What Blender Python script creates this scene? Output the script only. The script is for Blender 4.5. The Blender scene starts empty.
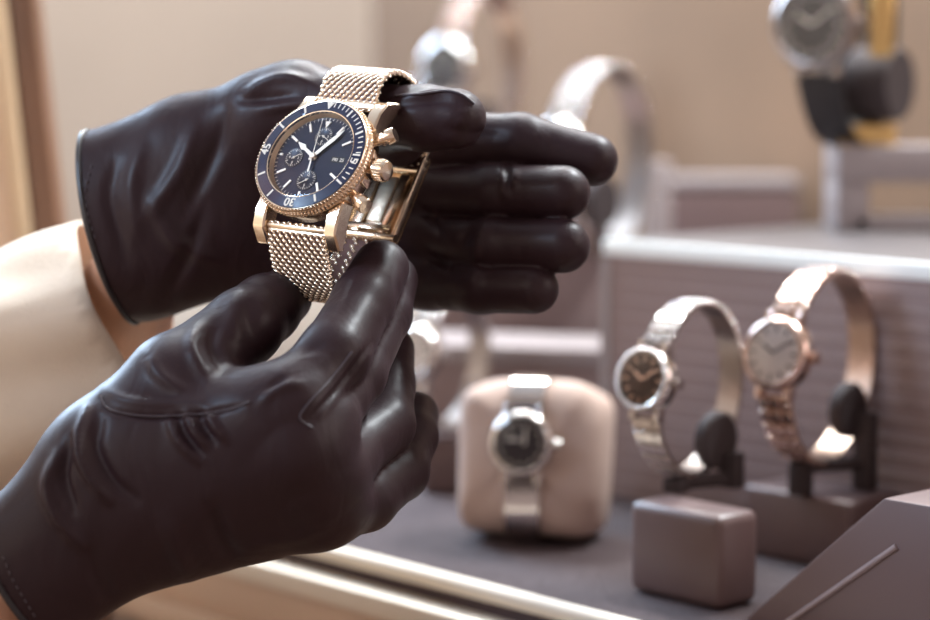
import bpy, bmesh, math, random
import numpy as np
from mathutils import Vector, Matrix
from mathutils.bvhtree import BVHTree

random.seed(7); np.random.seed(7)
SC = bpy.context.scene
COL = SC.collection
PI = math.pi

# ------------------------------------------------------------------ camera
LENS = 85.0
FPX = LENS / 36.0 * 930.0
CAM = np.array([0.0, 0.0, 1.35])
PITCH = math.radians(6.0)
F = np.array([0, math.cos(PITCH), -math.sin(PITCH)])
R = np.array([1.0, 0, 0])
U = np.array([0, math.sin(PITCH), math.cos(PITCH)])

def at(px, py, d):
    """World point seen at pixel (px,py) at d metres along the view axis."""
    return CAM + d * (F + R * (px - 465) / FPX + U * (310 - py) / FPX)

def pix(P):
    P = np.asarray(P) - CAM
    d = P @ F
    return 465 + FPX * (P @ R) / d, 310 - FPX * (P @ U) / d, d

def on_level(px, py, z):
    """World point on the horizontal plane at height z seen at that pixel."""
    v = F + R * (px - 465) / FPX + U * (310 - py) / FPX
    return CAM + v * ((z - CAM[2]) / v[2])

AA = np.array([0.67, -0.742, 0.0]); AA /= np.linalg.norm(AA)   # along the case front, towards the right
BB = np.array([-AA[1], AA[0], 0.0])                            # into the case
ZZ = np.array([0, 0, 1.0])

# ------------------------------------------------------------------ materials
def mat(name, color, rough=0.5, metal=0.0, bump=0.0, bscale=200.0, var=0.0, vscale=8.0, spec=0.5, coat=0.0,
        sheen=0.0, sheen_col=(1, 1, 1), emit=None, es=0.0, aniso=0.0, croug=0.1):
    m = bpy.data.materials.new(name); m.use_nodes = True
    nt = m.node_tree; b = nt.nodes['Principled BSDF']
    b.inputs['Base Color'].default_value = (*color, 1)
    b.inputs['Roughness'].default_value = rough
    b.inputs['Metallic'].default_value = metal
    b.inputs['Specular IOR Level'].default_value = spec
    b.inputs['Coat Weight'].default_value = coat
    b.inputs['Coat Roughness'].default_value = croug
    b.inputs['Sheen Weight'].default_value = sheen
    b.inputs['Sheen Tint'].default_value = (*sheen_col, 1)
    b.inputs['Sheen Roughness'].default_value = 0.4
    if emit:
        b.inputs['Emission Color'].default_value = (*emit, 1)
        b.inputs['Emission Strength'].default_value = es
    tc = nt.nodes.new('ShaderNodeTexCoord')
    if bump > 0:
        n = nt.nodes.new('ShaderNodeTexNoise'); n.inputs['Scale'].default_value = bscale
        n.inputs['Detail'].default_value = 3
        bp = nt.nodes.new('ShaderNodeBump'); bp.inputs['Strength'].default_value = bump
        bp.inputs['Distance'].default_value = 0.001
        nt.links.new(tc.outputs['Object'], n.inputs['Vector'])
        nt.links.new(n.outputs['Fac'], bp.inputs['Height'])
        nt.links.new(bp.outputs['Normal'], b.inputs['Normal'])
    if var > 0:
        n2 = nt.nodes.new('ShaderNodeTexNoise'); n2.inputs['Scale'].default_value = vscale
        n2.inputs['Detail'].default_value = 4
        rp = nt.nodes.new('ShaderNodeValToRGB')
        rp.color_ramp.elements[0].position = 0.3; rp.color_ramp.elements[1].position = 0.7
        rp.color_ramp.elements[0].color = (*[c * (1 - var) for c in color], 1)
        rp.color_ramp.elements[1].color = (*[min(1, c * (1 + var)) for c in color], 1)
        nt.links.new(tc.outputs['Object'], n2.inputs['Vector'])
        nt.links.new(n2.outputs['Fac'], rp.inputs['Fac'])
        nt.links.new(rp.outputs['Color'], b.inputs['Base Color'])
    return m

def glass_mat(name, tint=(1, 1, 1), refl=1.0):
    m = bpy.data.materials.new(name); m.use_nodes = True
    nt = m.node_tree; nt.nodes.clear()
    o = nt.nodes.new('ShaderNodeOutputMaterial'); mx = nt.nodes.new('ShaderNodeMixShader')
    t = nt.nodes.new('ShaderNodeBsdfTransparent'); t.inputs['Color'].default_value = (*tint, 1)
    g = nt.nodes.new('ShaderNodeBsdfGlossy'); g.inputs['Roughness'].default_value = 0.02
    g.inputs['Color'].default_value = (refl, refl, refl, 1)
    lw = nt.nodes.new('ShaderNodeLayerWeight'); lw.inputs['Blend'].default_value = 0.5
    pw = nt.nodes.new('ShaderNodeMath'); pw.operation = 'POWER'; pw.inputs[1].default_value = 4.0
    fr = nt.nodes.new('ShaderNodeMath'); fr.operation = 'MULTIPLY_ADD'; fr.inputs[1].default_value = 0.8; fr.inputs[2].default_value = 0.03
    nt.links.new(lw.outputs['Facing'], pw.inputs[0]); nt.links.new(pw.outputs[0], fr.inputs[0])
    nt.links.new(fr.outputs[0], mx.inputs[0]); nt.links.new(t.outputs[0], mx.inputs[1])
    nt.links.new(g.outputs[0], mx.inputs[2]); nt.links.new(mx.outputs[0], o.inputs['Surface'])
    return m

def satin_mat(name, color):
    m = mat(name, color, rough=0.60, spec=0.18, bump=0.16, bscale=1300, sheen=0.02, sheen_col=(0.7, 0.55, 0.65), coat=0.25, croug=0.36)
    m.node_tree.nodes['Principled BSDF'].inputs['Coat Tint'].default_value = (0.9, 0.92, 1.0, 1)
    nt = m.node_tree; bp = [n for n in nt.nodes if n.type == 'BUMP'][0]
    tc = [n for n in nt.nodes if n.type == 'TEX_COORD'][0]
    mp = nt.nodes.new('ShaderNodeMapping'); mp.inputs['Scale'].default_value = (75, 60, 38); mp.inputs['Rotation'].default_value = (0.3, 0.6, 0.4)
    n2 = nt.nodes.new('ShaderNodeTexNoise'); n2.inputs['Scale'].default_value = 1.0; n2.inputs['Detail'].default_value = 2.5; n2.inputs['Distortion'].default_value = 0.8
    b2 = nt.nodes.new('ShaderNodeBump'); b2.inputs['Strength'].default_value = 0.55; b2.inputs['Distance'].default_value = 0.0025
    nt.links.new(tc.outputs['Object'], mp.inputs['Vector']); nt.links.new(mp.outputs[0], n2.inputs['Vector'])
    nt.links.new(n2.outputs['Fac'], b2.inputs['Height']); nt.links.new(b2.outputs['Normal'], bp.inputs['Normal'])
    return m

M = {}
M['glove'] = satin_mat('dark satin', (0.0245, 0.0095, 0.0118))
M['thread'] = mat('dark thread', (0.05, 0.035, 0.042), 0.6)
M['hem'] = mat('hem satin', (0.011, 0.007, 0.009), 0.4, spec=0.6)
M['gold'] = mat('pale gold', (0.90, 0.73, 0.56), 0.2, 1.0, bump=0.05, bscale=400)
M['gold_b'] = mat('brushed gold', (0.88, 0.70, 0.52), 0.32, 1.0, bump=0.15, bscale=900)
M['mesh'] = mat('woven gold wire', (0.92, 0.80, 0.66), 0.22, 1.0)
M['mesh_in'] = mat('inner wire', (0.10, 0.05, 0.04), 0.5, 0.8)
M['navy'] = mat('navy ceramic', (0.012, 0.020, 0.058), 0.16, coat=0.6, spec=0.6)
M['dial'] = mat('navy dial', (0.016, 0.018, 0.040), 0.34, 0.3)
M['ivory'] = mat('ivory paint', (0.80, 0.72, 0.62), 0.5)
M['dialgold'] = mat('marker gold', (0.97, 0.84, 0.70), 0.38, 1.0)
M['subdial'] = mat('sub dial', (0.018, 0.02, 0.035), 0.4, 0.3)
M['black'] = mat('black window', (0.005, 0.005, 0.006), 0.4)
M['crystal'] = glass_mat('watch crystal', refl=0.55)
M['skin'] = mat('skin', (0.46, 0.24, 0.15), 0.5, bump=0.1, bscale=400)
M['cloth'] = mat('cream cloth', (0.72, 0.61, 0.50), 0.85, bump=0.25, bscale=900, var=0.05, vscale=30)
M['trouser'] = mat('trouser cloth', (0.06, 0.05, 0.05), 0.9)
M['hair'] = mat('dark hair', (0.03, 0.02, 0.015), 0.5)
M['wall'] = mat('beige plaster', (0.58, 0.52, 0.46), 0.9, bump=0.1, bscale=60, var=0.04, vscale=3)
M['floor'] = mat('oak floor', (0.30, 0.19, 0.12), 0.5, var=0.2, vscale=5)
M['ceil'] = mat('ceiling', (0.75, 0.72, 0.68), 0.9)
M['wood'] = mat('brown wood', (0.17, 0.085, 0.05), 0.4, var=0.2, vscale=10)
M['woodlt'] = mat('light wood', (0.62, 0.45, 0.29), 0.4, var=0.1, vscale=12)
M['rail'] = mat('cream lacquer', (0.78, 0.68, 0.56), 0.6, var=0.03)
M['front'] = mat('tan lacquer', (0.60, 0.42, 0.30), 0.5, var=0.05)
M['deck'] = mat('dark ribbed cloth', (0.070, 0.044, 0.046), 0.8, bump=0.6, bscale=500)
M['mauve'] = mat('mauve lacquer', (0.120, 0.073, 0.069), 0.42, spec=0.5)
M['mauve_d'] = mat('brown mauve lacquer', (0.115, 0.068, 0.063), 0.45)
M['mauve_l'] = mat('pale mauve board', (0.25, 0.175, 0.165), 0.6)
M['grey'] = mat('grey lacquer', (0.095, 0.076, 0.073), 0.45)
M['refl_rib'] = mat('reflection stripe mauve', (0.31, 0.23, 0.215), 0.5)  # paler tone: reflected stripes put into the rib colour
M['white'] = mat('white lacquer', (0.78, 0.78, 0.75), 0.3)
M['palegrey'] = mat('pale grey lacquer', (0.29, 0.24, 0.235), 0.4)
M['panel'] = mat('tan panel', (0.255, 0.152, 0.090), 0.7, var=0.12, vscale=6)
M['pillow'] = mat('beige suede', (0.46, 0.33, 0.275), 0.85, bump=0.2, bscale=500)
M['steel'] = mat('polished steel', (0.66, 0.61, 0.58), 0.17, 1.0)
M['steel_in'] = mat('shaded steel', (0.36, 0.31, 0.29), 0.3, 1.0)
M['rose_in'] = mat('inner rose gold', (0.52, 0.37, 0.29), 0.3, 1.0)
M['rose'] = mat('rose gold', (0.72, 0.54, 0.46), 0.2, 1.0)
M['darkdial'] = mat('dark dial', (0.022, 0.013, 0.013), 0.35)
M['paledial'] = mat('pearl dial', (0.62, 0.55, 0.52), 0.25)
M['leather'] = mat('black leather', (0.014, 0.010, 0.011), 0.45, bump=0.3, bscale=400)
M['darkfelt'] = mat('dark felt', (0.035, 0.022, 0.022), 0.8)
M['yellow'] = mat('yellow gold', (0.85, 0.58, 0.24), 0.25, 1.0)
M['lampshell'] = mat('lamp shell', (0.7, 0.7, 0.7), 0.4)
M['lamp_cool'] = mat('cool diffuser', (0.9, 0.95, 1), 0.5, emit=(0.72, 0.92, 1.0), es=9.0)
M['lamp_warm'] = mat('warm diffuser', (1, 0.9, 0.8), 0.5, emit=(1.0, 0.82, 0.62), es=7.0)

# ------------------------------------------------------------------ mesh helpers
class MB:
    def __init__(s): s.v = []; s.f = []
    def add(s, v, f):
        b = len(s.v); s.v.extend([tuple(map(float, x)) for x in v]); s.f.extend([tuple(i + b for i in q) for q in f]); return s
    def build(s, name, m, parent=None, smooth=True, xf=None, angle=40, bevel=0.0, segs=2):
        me = bpy.data.meshes.new(name)
        V = np.array(s.v)
        if xf is not None:
            Mx = np.array(xf); V = V @ Mx[:3, :3].T + Mx[:3, 3]
        me.from_pydata([tuple(x) for x in V], [], s.f); me.update()
        bm = bmesh.new(); bm.from_mesh(me); bmesh.ops.recalc_face_normals(bm, faces=bm.faces)
        if bevel > 0:
            es = [e for e in bm.edges if len(e.link_faces) == 2 and e.calc_face_angle(0) > math.radians(35)]
            bmesh.ops.bevel(bm, geom=es, offset=bevel, segments=segs, affect='EDGES', profile=0.5)
        bm.to_mesh(me); bm.free()
        if smooth:
            me.polygons.foreach_set('use_smooth', [True] * len(me.polygons))
            me.set_sharp_from_angle(angle=math.radians(angle))
        o = bpy.data.objects.new(name, me); COL.objects.link(o)
        if m is not None: me.materials.append(m)
        if parent is not None:
            o.parent = parent
            o.matrix_parent_inverse = parent.matrix_world.inverted()
        return o
    def box(s, c, h, ax=None):
        ax = np.eye(3) if ax is None else np.array(ax)
        c = np.array(c, float); v = []
        for i in (-1, 1):
            for j in (-1, 1):
                for k in (-1, 1):
                    v.append(c + ax[0] * h[0] * i + ax[1] * h[1] * j + ax[2] * h[2] * k)
        return s.add(v, [(0, 1, 3, 2), (4, 6, 7, 5), (0, 4, 5, 1), (2, 3, 7, 6), (0, 2, 6, 4), (1, 5, 7, 3)])
    def lathe(s, prof, n=64, c=(0, 0, 0), ax=None, close=False):
        ax = np.eye(3) if ax is None else np.array(ax)
        c = np.array(c, float); v = []; f = []
        m = len(prof)
        for i in range(n):
            t = 2 * PI * i / n
            for r, z in prof:
                v.append(c + ax[0] * r * math.cos(t) + ax[1] * r * math.sin(t) + ax[2] * z)
        for i in range(n):
            j = (i + 1) % n
            for k in range(m - 1 + (1 if close else 0)):
                k2 = (k + 1) % m
                f.append((i * m + k, j * m + k, j * m + k2, i * m + k2))
        if not close:
            if prof[0][0] > 1e-9: f.append(tuple(i * m for i in range(n)))
            if prof[-1][0] > 1e-9: f.append(tuple(i * m + m - 1 for i in range(n - 1, -1, -1)))
        return s.add(v, f)
    def tube(s, pts, r, n=10, closed=False):
        pts = [np.array(p, float) for p in pts]; m = len(pts)
        rr = r if hasattr(r, '__len__') else [r] * m
        tang = []
        for i in range(m):
            a = pts[(i - 1) % m] if (closed or i > 0) else pts[i]
            b = pts[(i + 1) % m] if (closed or i < m - 1) else pts[i]
            t = b - a; tang.append(t / (np.linalg.norm(t) + 1e-12))
        nrm = np.cross(tang[0], [0.3, 0.5, 0.81]); nrm /= np.linalg.norm(nrm)
        v = []; f = []
        for i in range(m):
            nrm = nrm - tang[i] * (nrm @ tang[i]); nrm /= np.linalg.norm(nrm)
            bn = np.cross(tang[i], nrm)
            for k in range(n):
                a = 2 * PI * k / n
                v.append(pts[i] + (nrm * math.cos(a) + bn * math.sin(a)) * rr[i])
        for i in range(m if closed else m - 1):
            j = (i + 1) % m
            for k in range(n):
                l = (k + 1) % n
                f.append((i * n + k, i * n + l, j * n + l, j * n + k))
        if not closed:
            f.append(tuple(range(n - 1, -1, -1))); f.append(tuple((m - 1) * n + k for k in range(n)))
        return s.add(v, f)
    def prism(s, poly, z0, z1, c=(0, 0, 0), ax=None):
        """poly: 2-D outline in axes 0,1; extruded z0..z1 along axis 2."""
        ax = np.eye(3) if ax is None else np.array(ax); c = np.array(c, float)
        n = len(poly); v = [c + ax[0] * p[0] + ax[1] * p[1] + ax[2] * z for z in (z0, z1) for p in poly]
        f = [tuple(range(n - 1, -1, -1)), tuple(range(n, 2 * n))]
        f += [(i, (i + 1) % n, n + (i + 1) % n, n + i) for i in range(n)]
        return s.add(v, f)
    def strip(s, path, ups, side, w, t, closed=False):
        """rectangular band swept along path; ups = outward normals, side = constant width axis."""
        v = []; f = []; m = len(path)
        ww = w if hasattr(w, '__len__') else [w] * m
        for p, u, q in zip(path, ups, ww):
            p = np.array(p, float); u = np.array(u, float); sd = np.array(side, float)
            v += [p - sd * q / 2, p - sd * q / 2 + u * t, p + sd * q / 2 + u * t, p + sd * q / 2]
        for i in range(m if closed else m - 1):
            j = (i + 1) % m
            for k in range(4):
                l = (k + 1) % 4
                f.append((i * 4 + k, j * 4 + k, j * 4 + l, i * 4 + l))
        if not closed: f += [(0, 1, 2, 3), tuple((m - 1) * 4 + k for k in (3, 2, 1, 0))]
        return s.add(v, f)

_sph = None
def unit_sphere(nu=10, nv=6):
    v = [(0, 0, 1)]; f = []
    for i in range(1, nv):
        a = PI * i / nv
        for k in range(nu):
            b = 2 * PI * k / nu
            v.append((math.sin(a) * math.cos(b), math.sin(a) * math.sin(b), math.cos(a)))
    v.append((0, 0, -1))
    for k in range(nu): f.append((0, 1 + k, 1 + (k + 1) % nu))
    for i in range(nv - 2):
        for k in range(nu):
            a = 1 + i * nu + k; b = 1 + i * nu + (k + 1) % nu
            f.append((a, a + nu, b + nu, b))
    l = len(v) - 1; o = 1 + (nv - 2) * nu
    for k in range(nu): f.append((l, o + (k + 1) % nu, o + k))
    return np.array(v), f

def resample(path, step):
    P = [np.array(p, float) for p in path]
    # catmull-rom
    fine = []
    for i in range(len(P) - 1):
        p0 = P[i - 1] if i else 2 * P[0] - P[1]; p1 = P[i]; p2 = P[i + 1]
        p3 = P[i + 2] if i + 2 < len(P) else 2 * P[-1] - P[-2]
        for t in np.linspace(0, 1, 16, endpoint=False):
            fine.append(0.5 * ((2 * p1) + (-p0 + p2) * t + (2 * p0 - 5 * p1 + 4 * p2 - p3) * t * t + (-p0 + 3 * p1 - 3 * p2 + p3) * t ** 3))
    fine.append(P[-1]); fine = np.array(fine)
    L = np.concatenate([[0], np.cumsum(np.linalg.norm(np.diff(fine, axis=0), axis=1))])
    n = max(2, int(round(L[-1] / step)) + 1)
    s = np.linspace(0, L[-1], n)
    return np.stack([np.interp(s, L, fine[:, k]) for k in range(fine.shape[1])], 1)

def empty(name, loc, label, cat, group=None):
    o = bpy.data.objects.new(name, None); COL.objects.link(o)
    o.location = tuple(map(float, loc)); o.empty_display_size = 0.01
    o['label'] = label; o['category'] = cat
    if group: o['group'] = group
    bpy.context.view_layer.update()
    return o

def tag(o, label=None, cat=None, group=None, kind=None):
    if label: o['label'] = label
    if cat: o['category'] = cat
    if group: o['group'] = group
    if kind: o['kind'] = kind
    return o

def frame(org, x, y, z):
    m = np.eye(4); m[:3, 0] = x; m[:3, 1] = y; m[:3, 2] = z; m[:3, 3] = org
    return m

def text_mesh(txt, size, loc2, rot, z, ext=0.05):
    """flat letters as verts/faces in the local XY plane."""
    cu = bpy.data.curves.new('t', 'FONT'); cu.body = txt; cu.size = size
    cu.align_x = 'CENTER'; cu.align_y = 'CENTER'; cu.extrude = ext; cu.offset = 0.06 * size / 3
    o = bpy.data.objects.new('t', cu); COL.objects.link(o)
    bpy.context.view_layer.update()
    dg = bpy.context.evaluated_depsgraph_get()
    me = bpy.data.meshes.new_from_object(o.evaluated_get(dg))
    c, s = math.cos(rot), math.sin(rot)
    v = [(loc2[0] + p.co.x * c - p.co.y * s, loc2[1] + p.co.x * s + p.co.y * c, z + p.co.z) for p in me.vertices]
    f = [tuple(p.vertices) for p in me.polygons]
    bpy.data.objects.remove(o); bpy.data.meshes.remove(me); bpy.data.curves.remove(cu)
    return v, f

# ------------------------------------------------------------------ SDF engine
class Grid:
    def __init__(s, lo, hi, h):
        s.lo = np.array(lo, float); s.h = h
        s.n = np.ceil((np.array(hi) - s.lo) / h).astype(int) + 1
    def full(s): return np.full(s.n, 1.0, np.float32)

def round_cone(P, a, b, r1, r2):
    ba = b - a; l2 = ba @ ba; rr = r1 - r2
    if l2 < 1e-12: return np.linalg.norm(P - a, axis=-1) - r1
    a2 = l2 - rr * rr; il2 = 1.0 / l2
    pa = P - a; y = pa @ ba; z = y - l2
    x2 = np.einsum('...i,...i->...', pa * l2 - y[..., None] * ba, pa * l2 - y[..., None] * ba)
    y2 = y * y * l2; z2 = z * z * l2
    k = np.sign(rr) * rr * rr * x2
    o = (np.sqrt(np.maximum(x2 * a2 * il2, 0)) + y * rr) * il2 - r1
    c1 = np.sign(z) * a2 * z2 > k
    c2 = np.sign(y) * a2 * y2 < k
    o = np.where(c2, np.sqrt(x2 + y2) * il2 - r1, o)
    return np.where(c1, np.sqrt(x2 + z2) * il2 - r2, o)

def smin(a, b, k):
    h = np.maximum(k - np.abs(a - b), 0) / k
    return np.minimum(a, b) - h * h * k * 0.25

def put(g, V, a, b, r1, r2, k=0.0, sc=None):
    """union a tapered capsule into field V on its own box. sc = (axis, factor): squashed along an axis."""
    a = np.asarray(a, float); b = np.asarray(b, float)
    rm = max(r1, r2) + 0.018 + k
    lo = np.minimum(a, b) - rm; hi = np.maximum(a, b) + rm
    i0 = np.clip(np.floor((lo - g.lo) / g.h).astype(int), 0, g.n - 1); i1 = np.clip(np.ceil((hi - g.lo) / g.h).astype(int) + 1, 1, g.n)
    if np.any(i1 <= i0): return
    sl = tuple(slice(p, q) for p, q in zip(i0, i1))
    ax = [g.lo[k_] + g.h * np.arange(i0[k_], i1[k_]) for k_ in range(3)]
    P = np.stack(np.meshgrid(*ax, indexing='ij'), -1)
    if sc is not None:
        n, fac = sc; n = np.asarray(n, float); c = (a + b) / 2
        def sq(X): return X + ((X - c) @ n)[..., None] * n * (1 / fac - 1)
        P = sq(P)
        d = round_cone(P, sq(a), sq(b), r1, r2) * min(1, (1 + fac) / 2)
    else:
        d = round_cone(P, a, b, r1, r2)
    d = d.astype(np.float32)
    V[sl] = smin(V[sl], d, k) if k > 0 else np.minimum(V[sl], d)

def chain(g, pts, k=0.0):
    V = g.full()
    for (p, r), (q, t) in zip(pts[:-1], pts[1:]): put(g, V, p, q, r, t, k)
    return V

def surface_nets(V, lo, h):
    s = V < 0
    n = np.array(V.shape) - 1
    c = np.zeros(n, np.int8)
    for i in (0, 1):
        for j in (0, 1):
            for k in (0, 1):
                c += s[i:n[0] + i, j:n[1] + j, k:n[2] + k]
    mixed = (c > 0) & (c < 8)
    idx = np.full(n, -1, np.int64); I = np.argwhere(mixed); idx[mixed] = np.arange(len(I))
    acc = np.zeros((len(I), 3)); cnt = np.zeros(len(I))
    corners = [(i, j, k) for i in (0, 1) for j in (0, 1) for k in (0, 1)]
    for a in corners:
        for ax in range(3):
            if a[ax]: continue
            b = list(a); b[ax] = 1
            va = V[I[:, 0] + a[0], I[:, 1] + a[1], I[:, 2] + a[2]]; vb = V[I[:, 0] + b[0], I[:, 1] + b[1], I[:, 2] + b[2]]
            cr = (va < 0) != (vb < 0)
            t = np.where(cr, va / (va - vb + 1e-20), 0)
            p = np.array(a, float)[None, :].repeat(len(I), 0); p[:, ax] += t
            acc[cr] += p[cr]; cnt[cr] += 1
    verts = lo + h * (I + acc / cnt[:, None])
    faces = []
    for ax in range(3):
        o = [k for k in range(3) if k != ax]
        sa = [slice(None)] * 3; sb = [slice(None)] * 3
        sa[ax] = slice(0, -1); sb[ax] = slice(1, None)
        E = np.argwhere(s[tuple(sa)] != s[tuple(sb)])
        E = E[(E[:, o[0]] > 0) & (E[:, o[1]] > 0) & (E[:, o[0]] < n[o[0]]) & (E[:, o[1]] < n[o[1]])]
        inside = s[E[:, 0], E[:, 1], E[:, 2]]
        q = []
        for d0, d1 in ((-1, -1), (0, -1), (0, 0), (-1, 0)):
            X = E.copy(); X[:, o[0]] += d0; X[:, o[1]] += d1
            q.append(idx[X[:, 0], X[:, 1], X[:, 2]])
        q = np.stack(q, 1)
        flip = inside if ax != 1 else ~inside
        q[~flip] = q[~flip][:, ::-1]
        faces.append(q)
    Fc = np.concatenate(faces); Fc = Fc[(Fc >= 0).all(1)]
    return verts, Fc

def relax(V, Fc, it=2, lam=0.5):
    e = np.concatenate([Fc[:, [0, 1]], Fc[:, [1, 2]], Fc[:, [2, 3]], Fc[:, [3, 0]]])
    e = np.concatenate([e, e[:, ::-1]])
    deg = np.bincount(e[:, 0], minlength=len(V))[:, None]
    for k in range(it):
        for l in (lam, -lam * 1.04):
            S = np.stack([np.bincount(e[:, 0], weights=V[e[:, 1], c], minlength=len(V)) for c in range(3)], 1)
            V = V + l * (S / np.maximum(deg, 1) - V)
    return V

def normals(V, Fc):
    n = np.cross(V[Fc[:, 2]] - V[Fc[:, 0]], V[Fc[:, 3]] - V[Fc[:, 1]])
    N = np.zeros_like(V)
    for k in range(4):
        for c in range(3): N[:, c] += np.bincount(Fc[:, k], weights=n[:, c], minlength=len(V))
    return N / (np.linalg.norm(N, axis=1)[:, None] + 1e-20)

def folds(V, Fc, lines, ref_d=None):
    """raise (h>0) or sink (h<0) the cloth along lines drawn over the visible side; h, w in metres / pixels."""
    N = normals(V, Fc)
    px, py, d = pix(V)
    facing = np.clip(-(N @ F) * 3 + 0.9, 0, 1)
    disp = np.zeros(len(V))
    for pts, w, h in lines:
        pts = resample([np.array(p, float) for p in pts], 3.0)
        x0, y0 = pts.min(0) - 4 * w; x1, y1 = pts.max(0) + 4 * w
        sel = np.where((px > x0) & (px < x1) & (py > y0) & (py < y1) & (facing > 0))[0]
        if not len(sel): continue
        best = np.full(len(sel), 1e9); tt = np.zeros(len(sel))
        for i, p in enumerate(pts):
            q = (px[sel] - p[0]) ** 2 + (py[sel] - p[1]) ** 2
            m = q < best; best[m] = q[m]; tt[m] = i / (len(pts) - 1)
        disp[sel] += h * np.exp(-best / (w * w)) * (np.sin(PI * np.clip(tt * 0.9 + 0.05, 0, 1)) ** 0.6) * facing[sel]
    return V + N * disp[:, None]

def np_obj(name, V, Fc, m, parent=None):
    me = bpy.data.meshes.new(name)
    me.vertices.add(len(V)); me.vertices.foreach_set('co', V.astype(np.float32).ravel())
    nf = len(Fc); me.loops.add(nf * 4); me.loops.foreach_set('vertex_index', Fc.astype(np.int32).ravel())
    me.polygons.add(nf); me.polygons.foreach_set('loop_start', np.arange(0, nf * 4, 4, dtype=np.int32))
    me.polygons.foreach_set('loop_total', np.full(nf, 4, np.int32))
    me.update(calc_edges=True); me.validate()
    me.polygons.foreach_set('use_smooth', [True] * len(me.polygons))
    me.materials.append(m)
    o = bpy.data.objects.new(name, me); COL.objects.link(o)
    if parent is not None:
        o.parent = parent; o.matrix_parent_inverse = parent.matrix_world.inverted()
    return o

def keep_largest(V, Fc):
    par = np.arange(len(V))
    e = np.concatenate([Fc[:, [0, 1]], Fc[:, [1, 2]], Fc[:, [2, 3]]])
    for _ in range(400):
        m = np.minimum(par[e[:, 0]], par[e[:, 1]])
        new = par.copy(); np.minimum.at(new, e[:, 0], m); np.minimum.at(new, e[:, 1], m); new = new[new]
        if (new == par).all(): break
        par = new
    lab, cnt = np.unique(par, return_counts=True); keep = par == lab[cnt.argmax()]
    mp = np.cumsum(keep) - 1
    return V[keep], mp[Fc[keep[Fc].all(1)]]

# ================================================================== PERSON
def J(px, py, d, r): return (at(px, py, d / 1000.0), r / 1000.0)

person = empty('person', (-0.55, 0.72, 0.0), 'person in cream jacket and dark satin gloves holding up a gold watch', 'person')

def seam_on(mesh_obj, pts, r, name, m, parent, dash=None):
    """thin thread laid on the visible side of a cloth mesh along a pixel line."""
    bv = BVHTree.FromPolygons([v.co[:] for v in mesh_obj.data.vertices], [p.vertices[:] for p in mesh_obj.data.polygons])
    pp = resample([np.array(p, float) for p in pts], 2.0)
    mb = MB(); run = []
    def flush(run):
        if len(run) >= 2: mb.tube(run, r, 6)
    for i, p in enumerate(pp):
        dv = F + R * (p[0] - 465) / FPX + U * (310 - p[1]) / FPX
        loc, nrm, _, _ = bv.ray_cast(Vector(CAM), Vector(dv).normalized())
        if loc is None or (dash and (i % dash) >= dash - max(1, dash // 3)):
            flush(run); run = []; continue
        q = np.array(loc) + np.array(nrm) * r * 0.4
        if run and np.linalg.norm(q - run[-1]) > 0.006: flush(run); run = []
        run.append(q)
    flush(run)
    if mb.v: return mb.build(name, m, parent)

def open_cuff(V, Fc, org, d):
    """cut the glove open behind the plane at org with outward direction d."""
    keep = ((V - org) @ d) < 0
    k = keep[Fc].all(1)
    Fc = Fc[k]; used = np.unique(Fc); mp = np.full(len(V), -1); mp[used] = np.arange(len(used))
    V = V[used]; Fc = mp[Fc]
    e = np.sort(np.concatenate([Fc[:, [0, 1]], Fc[:, [1, 2]], Fc[:, [2, 3]], Fc[:, [3, 0]]]), 1)
    u, cn = np.unique(e, axis=0, return_counts=True); bd = np.unique(u[cn == 1])
    V[bd] -= ((V[bd] - org) @ d)[:, None] * d
    return V, Fc

def border_loop(V, Fc):
    e = np.concatenate([Fc[:, [0, 1]], Fc[:, [1, 2]], Fc[:, [2, 3]], Fc[:, [3, 0]]])
    es = np.sort(e, 1); u, c = np.unique(es, axis=0, return_counts=True)
    b = u[c == 1]; adj = {}
    for i, j in b: adj.setdefault(i, []).append(j); adj.setdefault(j, []).append(i)
    best = []
    seen = set()
    for st in adj:
        if st in seen: continue
        loop = [st]; seen.add(st); cur = st
        while True:
            nx = [q for q in adj[cur] if q not in seen]
            if not nx: break
            cur = nx[0]; seen.add(cur); loop.append(cur)
        if len(loop) > len(best): best = loop
    return best

def glove(name, palm, fingers, cuff, cut, cutdir, lines, h=0.0010, kf=0.010, kp=0.016, squash=None, cuff_k=0.012):
    pts = np.array([p for seg in palm + cuff for p, r in seg] + [p for fg in fingers for p, r in fg])
    lo = pts.min(0) - 0.05; hi = pts.max(0) + 0.05
    g = Grid(lo, hi, h)
    P = g.full()
    for seg in palm:
        for (p, r), (q, t) in zip(seg[:-1], seg[1:]): put(g, P, p, q, r, t, kp, squash)
    for seg in cuff:
        for (p, r), (q, t) in zip(seg[:-1], seg[1:]): put(g, P, p, q, r, t, cuff_k, squash)
    T = P.copy()
    for fg in fingers:
        T = np.minimum(T, smin(P, chain(g, fg, 0.003), kf))
    V, Fc = surface_nets(T, g.lo, h)
    V, Fc = keep_largest(V, Fc)
    V = relax(V, Fc, 4)
    V = folds(V, Fc, lines)
    V = relax(V, Fc, 1)
    V, Fc = open_cuff(V, Fc, cut, cutdir)
    o = np_obj(name, V, Fc, M['glove'], person)
    lp = border_loop(V, Fc)
    LP = V[lp]
    for _ in range(6): LP = (np.roll(LP, 1, 0) + 2 * LP + np.roll(LP, -1, 0)) / 4
    MB().tube(LP[::3], 0.0011, 8, closed=True).build('cuff_hem', M['hem'], o)
    md = o.modifiers.new('thick', 'SOLIDIFY'); md.thickness = 0.0008; md.offset = -1
    return o

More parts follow.
